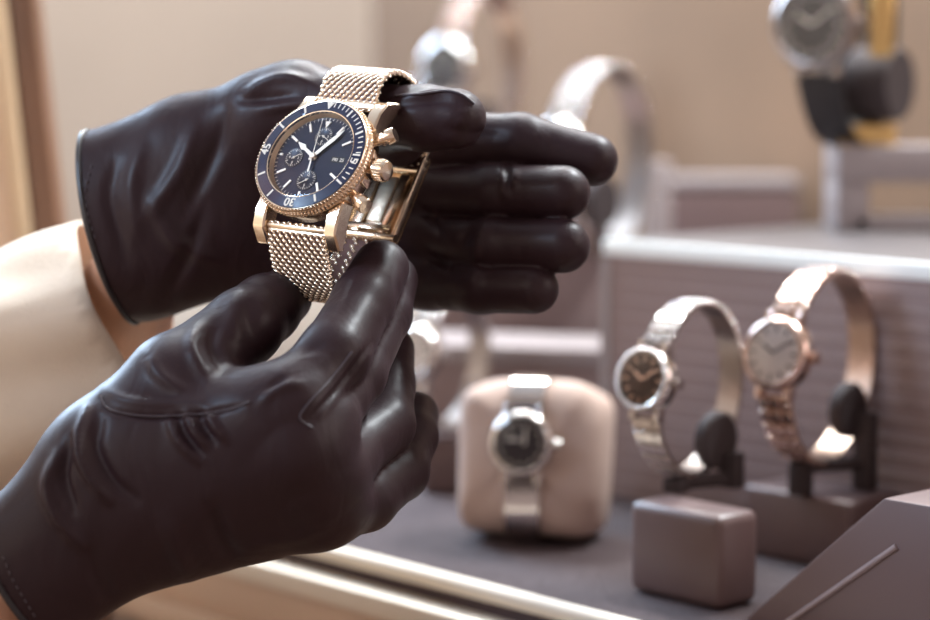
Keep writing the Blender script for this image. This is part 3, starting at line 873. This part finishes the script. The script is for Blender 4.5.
def cbox(name, corner, la, lb, h, m, label, cat, bevel=0.0015, ax=None):
    """box with its front corner (max a, min b, bottom) given."""
    ax = CB if ax is None else ax
    c = np.array(corner) - ax[0] * la / 2 + ax[1] * lb / 2 + ax[2] * h / 2
    return tag(MB().box(c, (la / 2, lb / 2, h / 2), ax).build(name, m, bevel=bevel, segs=3), label, cat)

# blocks carrying the two watches on the right
k1 = on_level(718, 612, ZD + 0.0012)
cbox('display_block', k1, 0.047, 0.024, 0.036, M['mauve'], 'brown block under the dark dialled watch on the counter', 'block', 0.004)
k2 = on_level(849, 574, ZD + 0.0012)
cbox('display_block', k2, 0.056, 0.036, 0.029, M['mauve'], 'brown block under the pale dialled watch beside the sloping riser', 'block', 0.002)
# sloping riser
w0 = on_level(744, 620, ZD + 0.0012)
def onplane(px, py, org, nrm):
    v = F + R * (px - 465) / FPX + U * (310 - py) / FPX
    return CAM + v * (((org - CAM) @ nrm) / (v @ nrm))
pA = onplane(884, 498, w0, BB); la = (pA - w0) @ AA; lz = (pA - w0)[2]
wz = empty('sloping_riser', w0 + AA * 0.06, 'brown sloping riser at the right front of the counter', 'riser')
MB().prism([(0, 0), (la, lz), (la + 0.09, lz), (la + 0.09, 0)], 0, 0.06, w0, (AA, ZZ, BB)).build('wedge_body', M['mauve_d'], wz, bevel=0.001)
MB().tube([w0 + AA * 0.017 - BB * 0.0003, w0 + AA * (la + .006) + ZZ * (lz - 0.016) - BB * 0.0003], 0.0011, 8).build('edge_strip', M['mauve_l'], wz)

# clear fronted platform behind with reflected stripes built as paler face ribs
ZP = 1.2745
pf = on_level(606, 239, ZP)
plat = empty('display_platform', pf * [1, 1, 0] + ZZ * ZD + AA * 0.2, 'wide raised platform with bright front lip and reflected stripes built as ribs on its front, behind the two watches', 'platform')
PH = ZP - ZD - 0.0012
MB().box(pf + AA * 0.20 + BB * 0.115 + ZZ * (-PH / 2 - 0.002), (0.20, 0.113, PH / 2 - 0.002), CB).build('platform_body', M['palegrey'], plat, smooth=False)
MB().box(pf + AA * 0.20 + BB * 0.115 - ZZ * 0.0018, (0.20, 0.115, 0.0018), CB).build('platform_top', M['grey'], plat, bevel=0.0005)
MB().box(pf + AA * 0.20 - BB * 0.0005 - ZZ * 0.0035, (0.20, 0.0022, 0.0036), CB).build('front_lip', M['white'], plat, bevel=0.0008)
fr = MB()
fr.box(pf + AA * 0.20 + ZZ * (-PH / 2 - 0.003), (0.198, 0.0016, PH / 2 - 0.004), CB)
MB().box(pf + AA * 0.002 + ZZ * (-PH / 2 - 0.004), (0.003, 0.0026, PH / 2 - 0.005), CB).build('corner_post', M['palegrey'], plat, smooth=False)
fr.build('front_panel', M['mauve_l'], plat, smooth=False)
rbm = MB()
for i in range(14):
    z = -0.012 - i * 0.0078
    rbm.box(pf + AA * 0.203 - BB * 0.0016 + ZZ * z, (0.193, 0.0006, 0.0006), CB)
rbm.build('front_reflection_ribs', M['refl_rib'], plat, smooth=False)

# lower pale platform and the white box behind the hands, tall pedestal
FX = np.array([R, np.array([0, 1.0, 0]), ZZ])
CA = np.array([0.97, -0.243, 0]); CA /= np.linalg.norm(CA); CBx = np.array([CA, [-CA[1], CA[0], 0], ZZ])
z1 = 1.2165
e = on_level(612, 352, z1)
lowp = empty('low_platform', e * [1, 1, 0] + ZZ * ZD - CA * 0.05, 'low pale platform with white top edge behind the watch cushion', 'platform')
hh = z1 - ZD - 0.0012
MB().box(e - CA * 0.055 + CBx[1] * 0.03 - ZZ * (hh / 2 + 0.003), (0.055, 0.028, hh / 2 - 0.003), CBx).build('platform_body', M['mauve_l'], lowp, smooth=False)
MB().box(e - CA * 0.055 + CBx[1] * 0.03 - ZZ * 0.003, (0.057, 0.031, 0.0042), CBx).build('top_board', M['palegrey'], lowp, bevel=0.001)
wb = at(445, 292, 1.30)
cbox('display_box', wb * [1, 1, 0] + ZZ * (ZD + .0012), 0.20, 0.10, wb[2] - ZD, M['rail'], 'cream display box seen in the gaps between the two gloved hands', 'box', 0.002, CBx)
pdp = at(606, 228, 1.20)
cbox('display_pedestal', pdp * [1, 1, 0] + ZZ * (ZD + .0012), 0.095, 0.045, pdp[2] - ZD, M['mauve_l'], 'tall mauve pedestal behind the fingertips under the blurred steel watch', 'pedestal', 0.002, FX)
pd2 = at(520, 200, 1.43)
cbox('display_pedestal', pd2 * [1, 1, 0] + ZZ * (ZD + .0012), 0.09, 0.05, pd2[2] - ZD, M['mauve_l'], 'mauve pedestal behind the hand under the upper blurred watch', 'pedestal', 0.002, FX)
# step and white pillar at the far side of the platform
sp = at(655, 178, 1.40)
se_ = at(800, 178, 1.40)
stp = empty('back_step', (se_[0] - .048, se_[1] + .025, ZD + .0012), 'mauve step with pale top behind the wide platform', 'step')
MB().box((se_[0] - .048, se_[1] + .025, (sp[2] - .006 + ZD + .0012) / 2), (0.047, 0.024, (sp[2] - .006 - ZD - .0012) / 2)).build('step_body', M['mauve'], stp, bevel=0.001)
MB().box((se_[0] - .048, se_[1] + .025, sp[2] - .003), (0.048, 0.025, 0.003)).build('top_board', M['palegrey'], stp, bevel=0.001)
pw = at(672, 164, 1.33)
cbox('display_pillar', pw * [1, 1, 0] + ZZ * (ZD + .0012), 0.016, 0.02, pw[2] - ZD, M['palegrey'], 'slim pale pillar at the left end of the back step', 'pillar', 0.001, FX)

# ------------------------------------------------------------------ background watches
def yaw_frame(org, left_deg, tilt_deg=0):
    a = math.radians(left_deg); t = math.radians(tilt_deg)
    n = np.array([-math.sin(a), -math.cos(a), 0]); n = n * math.cos(t) + ZZ * math.sin(t)
    x = np.array([math.cos(a), -math.sin(a), 0]); y = np.cross(n, x)
    return frame(org, x / 1000, y / 1000, n / 1000)

def loop_watch(label, org, left, tilt, a, b, bw, cr, band, casem, dialm, handm, group=None, links=26, cols=3, leather=False, gems=0, taper=0.8, ct=8.0, center=0.0, bezelm=None):
    Fm = yaw_frame(org, left, tilt)
    w = empty('wristwatch', org, label, 'watch', group)
    kw = dict(parent=w, xf=Fm)
    def pt(t): return np.array([center * 0, b * math.sin(t), a * math.cos(t)])
    def nr(t):
        n = np.array([0, math.sin(t) / b, math.cos(t) / a]); return n / np.linalg.norm(n)
    t0 = math.asin(min(0.95, (cr + 1.0) / b))
    ts = np.linspace(t0, 2 * PI - t0, 120)
    P = np.array([pt(t) for t in ts]); L = np.concatenate([[0], np.cumsum(np.linalg.norm(np.diff(P, axis=0), axis=1))])
    ws = bw * (1 - (1 - taper) * np.sin(np.linspace(0, PI, len(ts))))
    if leather:
        MB().strip(P, [nr(t) for t in ts], (1, 0, 0), list(ws), 2.6).build('strap', band, bevel=0.0006, **kw)
    else:
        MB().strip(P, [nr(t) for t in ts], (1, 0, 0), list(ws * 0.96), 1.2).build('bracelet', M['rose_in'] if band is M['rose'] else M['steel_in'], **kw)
        mb = MB()
        for i in range(links):
            s = L[-1] * (i + 0.5) / links; t = np.interp(s, L, ts); p = pt(t); n = nr(t); tg = np.cross(n, [1, 0, 0])
            wd = np.interp(s, L, ws); ln = L[-1] / links * 0.46
            for c in range(cols):
                cwid = wd / cols
                mb.box(p + n * 1.5 + np.array([1, 0, 0]) * (-wd / 2 + cwid * (c + .5)), (cwid * 0.44, ln * 0.93, 0.9 + (0.35 if c == cols // 2 else 0)), [(1, 0, 0), tg, n])
        mb.build('links', band, bevel=0.00035, segs=1, **kw)
    z0 = a
    MB().lathe([(0, z0 - 3.5), (cr * .9, z0 - 3.5), (cr, z0 - 2), (cr, z0 + ct - 5), (cr * .96, z0 + ct - 4), (0, z0 + ct - 4)], 64).build('case', casem, **kw)
    zt = z0 + ct - 4
    bz = MB().lathe([(cr * .80, zt), (cr * .82, zt + 1.3), (cr * .88, zt + 1.7), (cr * .97, zt + 0.8), (cr, zt - .4), (cr * .8, zt - .6)], 64, close=True)
    if gems:
        for i in range(gems):
            t = 2 * PI * i / gems; q = sv * (cr * .11)
            bz.add(q + [cr * .93 * math.cos(t), cr * .93 * math.sin(t), zt + 1.0], sf)
    bz.build('bezel', bezelm or casem, **kw)
    d = MB().lathe([(0, zt + .5), (cr * .81, zt + .5), (cr * .81, zt - .1), (0, zt - .1)], 64).build('dial', dialm, **kw)
    mk = MB()
    for i in range(12): radial_bar(mk, i * 30, cr * .58, cr * .74, cr * .06, zt + .55, 0.15)
    mk.build('hour_markers', handm, d, smooth=False, xf=Fm)
    hd = MB(); radial_bar(hd, -58, 0, cr * .42, cr * .07, zt + .75, .12); hd.build('hour_hand', handm, smooth=False, **kw)
    hd = MB(); radial_bar(hd, 55, 0, cr * .62, cr * .05, zt + .95, .12); hd.build('minute_hand', handm, smooth=False, **kw)
    MB().lathe([(0, zt + 1.9), (cr * .5, zt + 1.75), (cr * .8, zt + 1.35), (cr * .8, zt + 1.2), (0, zt + 1.2)], 48).build('crystal', M['crystal'], **kw)
    MB().lathe([(0, cr - .5), (cr * .07, cr - .5), (cr * .07, cr + .9), (cr * .16, cr + 1.0), (cr * .18, cr + 3.0), (0, cr + 3.3)], 24, c=(0, 0, z0 + ct / 2 - 4), ax=[(0, 1, 0), (0, 0, 1), (1, 0, 0)]).build('crown', casem, **kw)
    lg = None
    for sx in (-1, 1):
        for sy in (-1, 1):
            MB().box((sx * bw * .42, sy * (cr + .4), z0 - 1.2), (bw * .09, 3.0, 2.4)).build('lug', casem, bevel=0.0005, **kw)
    return w, Fm

def cuff_stand(label, Fm, zbase, b, a, bw, post_dx, disc_r, bar_off, m=M['darkfelt']):
    """two posts with a low cradle bar and a round disc, carrying one watch loop."""
    org = Fm[:3, 3]; X = Fm[:3, 0] * 1000; Nn = Fm[:3, 2] * 1000; Nn = np.array([Nn[0], Nn[1], 0]); Nn /= np.linalg.norm(Nn)
    st = empty('watch_stand', (org[0], org[1], zbase), label, 'stand')
    return st, org, X, Nn

# pale dialled watch on the right, dark dialled watch on its left
def stand_for(label, wf, zb, posts, discs, bar):
    st = empty('watch_stand', (*((np.array(posts[0]) + np.array(posts[-1])) / 2)[:2], zb), label, 'stand')
    for p, top in zip(posts, [x[2] for x in posts]):
        MB().box((p[0], p[1], (zb + top) / 2), (0.0042, 0.0035, (top - zb) / 2), yaw_frame((0, 0, 0), 40)[:3, :3].T * 1000 if False else np.array([[math.cos(.7), -math.sin(.7), 0], [math.sin(.7), math.cos(.7), 0], [0, 0, 1]])).build('post', M['darkfelt'], st, bevel=0.0008)
    for c, ax, r in discs:
        ax = np.array(ax) / np.linalg.norm(ax); e1 = np.cross(ax, ZZ); e1 /= np.linalg.norm(e1); e2 = np.cross(ax, e1)
        MB().lathe([(0, -.003), (r - .001, -.003), (r, -.002), (r, .002), (r - .001, .003), (0, .003)], 40, c, (e1, e2, ax)).build('disc', M['darkfelt'], st)
    if bar is not None: MB().tube([bar[0], bar[1]], 0.003, 12).build('cradle_bar', M['darkfelt'], st)
    return st

D1 = 0.875
o1 = at(690, 388, D1)
w1, f1 = loop_watch('small steel watch with dark dial and braided bracelet on the left brown block', o1, 44, 12, 26, 33, 14, 12.5, M['steel'], M['steel'], M['darkdial'], M['steel'], links=30, cols=4, gems=28, ct=8)
D2 = 0.905
o2 = at(820, 366, D2)
w2, f2 = loop_watch('rose gold watch with pearl dial on the right brown block', o2, 42, 14, 31, 38.5, 16, 15, M['rose'], M['rose'], M['paledial'], M['darkdial'], links=32, cols=3, gems=0, ct=8)
zb1 = ZD + 0.0012 + 0.036; zb2 = ZD + 0.0012 + 0.029
def foot(px, d, top_py, zb):
    p = at(px, top_py, d); return p
for (lab, zb, pl, pr, dc, d, fm) in (
    ('dark stand with one round disc under the dark dialled watch', zb1, (676, 478), (732, 452), (716, 440), D1, f1),
    ('dark stand with one round disc under the rose gold watch', zb2, (801, 462), (866, 412), (848, 410), D2, f2)):
    pL = at(*pl, d - 0.005); pR = at(*pr, d + 0.004)
    ax = fm[:3, 0] * 1000
    c = at(*dc, d + 0.004)
    bottom = fm[:3, 3] + fm[:3, 1] * -(33 if d == D1 else 38.5) - ZZ * 0.005
    stand_for(lab, fm, zb, [pL, pR], [(c, ax, 0.0115)], (pL - ZZ * 0.002, np.array([pR[0], pR[1], pL[2] - 0.002])))

# cushion watch
PC = at(536, 462, 0.960); PC[2] = ZD + 0.0012 + 0.034
def superell(ax, rx, ry, rz, e1, e2, nu=48, nv=32, pinch=0.0):
    v = []; f = []
    def p(c, e): return math.copysign(abs(c) ** e, c)
    for i in range(nv + 1):
        a = -PI / 2 + PI * i / nv
        for k in range(nu):
            b = 2 * PI * k / nu
            x = rx * p(math.cos(a), e1) * p(math.cos(b), e2); y = ry * p(math.cos(a), e1) * p(math.sin(b), e2); z = rz * p(math.sin(a), e1)
            s = 1 + 0.02 * math.sin(5 * b + 3 * a)
            v.append(np.array([x, y, z]) * s)
    for i in range(nv):
        for k in range(nu):
            l = (k + 1) % nu
            f.append((i * nu + k, i * nu + l, (i + 1) * nu + l, (i + 1) * nu + k))
    return np.array(v), f
pf_ = yaw_frame(PC, 14, 10)
v, f = superell(None, 33, 34, 25, 0.55, 0.42)
ridge = 1 + 0.0 * v[:, 0]
pil = MB().add(v, f).build('watch_cushion', M['pillow'], xf=pf_)
tag(pil, 'beige suede cushion holding a watch on the dark counter deck', 'cushion')
cw = empty('wristwatch', PC, 'steel watch strapped round the beige cushion', 'watch')
kw = dict(parent=cw, xf=pf_)
ts = np.linspace(0, 2 * PI, 97)[:-1]
def se(t, r1, r2): return np.array([0, r1 * math.copysign(abs(math.sin(t)) ** .5, math.sin(t)), r2 * math.copysign(abs(math.cos(t)) ** .5, math.cos(t))])
P = [se(t, 34.8, 25.8) for t in ts]; Nn = [np.array([0, math.sin(t), math.cos(t)]) for t in ts]
MB().strip(P, Nn, (1, 0, 0), 15, 1.5, closed=True).build('bracelet', M['steel'], **kw)
cc = (0, 6, 0)
MB().lathe([(0, 26), (13, 26), (14, 28), (14, 32), (13, 33.5), (11.4, 34), (11.0, 33.2), (0, 33.2)], 56, c=cc).build('case', M['steel'], **kw)
d = MB().lathe([(0, 33.5), (11, 33.5), (11, 33.1), (0, 33.1)], 48, c=cc).build('dial', M['darkdial'], **kw)
mb = MB()
for i in range(12):
    a = i * PI / 6; mb.box((9 * math.sin(a), 6 + 9 * math.cos(a), 33.6), (.5, .5, .15))
mb.build('hour_markers', M['ivory'], d, smooth=False, xf=pf_)
mb = MB(); mb.box((-2.5, 7.5, 33.9), (3, .5, .1)).box((2, 9, 34.1), (.4, 3.5, .1)); mb.build('hands', M['ivory'], smooth=False, **kw)
MB().lathe([(0, 35), (9, 34.6), (11.2, 34.2), (11.2, 34), (0, 34)], 48, c=cc).build('crystal', M['crystal'], **kw)
MB().lathe([(0, 13.5), (2, 13.5), (2.2, 17), (0, 17.2)], 20, c=(0, 6, 30), ax=[(0, 1, 0), (0, 0, 1), (1, 0, 0)]).build('crown', M['steel'], **kw)
for sx in (-1, 1): MB().box((sx * 7.2, 6, 28.5), (1.5, 17, 2.2)).build('lug', M['steel'], bevel=0.0008, **kw)

# watch half hidden behind the lower hand's fingers
o3 = at(448, 362, 1.06)
w3, f3 = loop_watch('steel watch half hidden behind the little finger of the lower hand', o3, 38, 14, 24, 31, 16, 14, M['steel'], M['steel'], M['paledial'], M['darkdial'], links=24)
st3 = empty('watch_stand', o3, 'mauve block stand under the watch behind the little finger', 'stand')
b3 = o3[2] - 0.036
MB().box((o3[0] + .01, o3[1] + .01, (ZD + .0012 + b3) / 2), (0.022, 0.018, (b3 - ZD - .0012) / 2)).build('block', M['mauve'], st3, bevel=0.002)

# big blurred watches behind the upper hand
o4 = at(600, 160, 1.20)
w4, f4 = loop_watch('blurred steel watch with dark dial standing on the tall pedestal above the fingertips', o4, 40, 8, 36, 50, 22, 18, M['steel'], M['steel'], M['darkdial'], M['ivory'], links=30, cols=5, ct=9)
o5 = at(480, 78, 1.42)
w5, f5 = loop_watch('blurred rose gold watch with dark dial behind the strap, at the top of the photo', o5, 36, 8, 36, 56, 22, 20, M['rose'], M['steel'], M['darkdial'], M['ivory'], links=30, cols=5, ct=9)
for (o, b, zt, lab) in ((o4, 50, pdp[2], 'dark block stand on the tall pedestal under the blurred steel watch'), (o5, 56, pd2[2], 'dark block stand under the uppermost blurred watch')):
    s = empty('watch_stand', (o[0], o[1], zt), lab, 'stand')
    zl = o[2] - b / 1000 - 0.003
    if zl > zt + 0.003:
        MB().box((o[0], o[1], (zl + zt) / 2 + .0006), (0.018, 0.012, (zl - zt) / 2)).build('foot_block', M['darkfelt'], s, bevel=0.001)
    MB().tube([np.array([o[0], o[1], zl]), np.array([o[0], o[1], zl + 0.03])], 0.005, 12).build('post', M['darkfelt'], s)
    MB().lathe([(0, -.004), (.014, -.004), (.014, .004), (0, .004)], 32, (o[0], o[1], zl + .03), (ZZ, np.cross(ZZ, f4[:3, 0] * 1000), f4[:3, 0] * 1000)).build('disc', M['darkfelt'], s)

# black strap watch on the white stand at the top right
zt = ZP + 0.0006
s0 = at(838, 148, 1.09)
ws_ = empty('watch_riser', (s0[0] + .03, s0[1], zt), 'white open fronted riser under the black strap watch at the top right', 'riser')
top = s0[2]; L_ = 0.075
MB().box((s0[0] + L_ / 2, s0[1] + .02, top - .008), (L_ / 2, 0.022, 0.009)).build('top_board', M['palegrey'], ws_, bevel=0.001)
MB().box((s0[0] + .008, s0[1] + .02, (top - .017 + zt) / 2), (0.008, 0.021, (top - .017 - zt) / 2)).build('side_board', M['palegrey'], ws_, bevel=0.001)
MB().box((s0[0] + L_ - .004, s0[1] + .02, (top - .017 + zt) / 2), (0.004, 0.021, (top - .017 - zt) / 2)).build('side_board', M['palegrey'], ws_, bevel=0.001)
MB().box((s0[0] + L_ / 2, s0[1] + .02, zt + .003), (L_ / 2 - .009, 0.021, 0.003)).build('bottom_board', M['palegrey'], ws_, bevel=0.0005)
o6 = at(849, 26, 1.10)
w6, f6 = loop_watch('large steel watch with black dial on a black strap at the top right', o6, 36, 0, 34, 57, 24, 22, M['leather'], M['steel_in'], M['darkdial'], M['ivory'], leather=True, ct=10, taper=0.85)
s6 = empty('watch_stand', (o6[0], o6[1], top), 'gold footed dark spool holding the black strap watch', 'stand')
MB().box((o6[0] + .009, o6[1], top + .006), (0.014, 0.010, 0.0055)).build('gold_foot', M['yellow'], s6, bevel=0.001)
cx = f6[:3, 0] * 1000
MB().lathe([(0, -.018), (.017, -.018), (.0185, -.016), (.0185, .016), (.017, .018), (0, .018)], 48, o6 - ZZ * .029 + np.array([.010, .0, 0]), (ZZ, np.cross(cx, ZZ), cx)).build('spool', M['darkfelt'], s6)
MB().box((o6[0] + .012, o6[1], (top + .011 + o6[2] - .014) / 2), (0.004, 0.004, (o6[2] - .014 - top - .011) / 2)).build('post', M['darkfelt'], s6)
MB().box((o6[0] + .012, o6[1] - .024, o6[2] + .004), (0.006, 0.002, 0.02)).build('gold_upright', M['yellow'], s6, bevel=0.002)
# ================================================================== LIGHT
def area(name, loc, tgt, sx, sy, power, col):
    l = bpy.data.lights.new(name, 'AREA'); l.shape = 'RECTANGLE'; l.size = sx; l.size_y = sy; l.energy = power; l.color = col
    o = bpy.data.objects.new(name, l); COL.objects.link(o); o.location = loc
    o.rotation_euler = (Vector(tgt) - Vector(loc)).to_track_quat('-Z', 'Y').to_euler(); return o
area('cool_window_light', (-1.3, 2.6, 2.3), (-0.05, 0.73, 1.38), 1.0, 0.9, 95, (0.58, 0.77, 1.0))
area('showcase_strip_light', (0.42, 1.15, 2.0), (0.08, 0.95, 1.25), 0.35, 0.03, 18, (0.90, 0.97, 1.0))
area('ceiling_panel_light', (0.1, 1.9, 2.7), (0.05, 1.0, 1.2), 0.6, 0.6, 26, (1.0, 0.95, 0.92))
area('warm_fill_light', (-1.6, -0.9, 2.3), (-0.05, 0.9, 1.3), 1.4, 1.0, 9, (1.0, 0.88, 0.78))  # unseen warm fill added at the front left
area('side_fill_light', (-1.25, 0.25, 2.0), (-0.1, 0.72, 1.34), 0.45, 0.45, 26, (0.50, 0.72, 1.0))  # added cool lamp, no window here, for blue highlights on thumb and folds
area('back_counter_fill', (-0.15, 1.32, 1.95), (-0.12, 1.28, 1.2), 0.4, 0.1, 6, (0.85, 0.96, 1.0))  # unseen lamp added to brighten the box behind the hands, adds sparkle
area('right_room_light', (1.7, 0.2, 2.0), (0.1, 1.0, 1.25), 0.9, 0.9, 8, (1.0, 0.84, 0.78))
area('wall_wash_light', (-0.9, 3.6, 2.7), (-0.4, 5.1, 1.5), 2.0, 0.6, 52, (1.0, 0.94, 0.89))
w = bpy.data.worlds.new('room_air'); SC.world = w; w.use_nodes = True
w.node_tree.nodes['Background'].inputs[0].default_value = (1.0, 0.80, 0.76, 1); w.node_tree.nodes['Background'].inputs[1].default_value = 0.45

# ------------------------------------------------------------------ camera + view
cd = bpy.data.cameras.new('camera'); co = bpy.data.objects.new('camera', cd); COL.objects.link(co)
co.location = CAM; co.rotation_euler = (PI / 2 - PITCH, 0, 0)
cd.lens = LENS; cd.sensor_width = 36; cd.clip_start = 0.01
cd.dof.use_dof = True; cd.dof.focus_distance = 0.727; cd.dof.aperture_fstop = 5.0
SC.camera = co
SC.view_settings.view_transform = 'Standard'; SC.view_settings.look = 'None'
SC.view_settings.exposure = 0.0; SC.view_settings.gamma = 1.0; SC.view_settings.use_curve_mapping = False
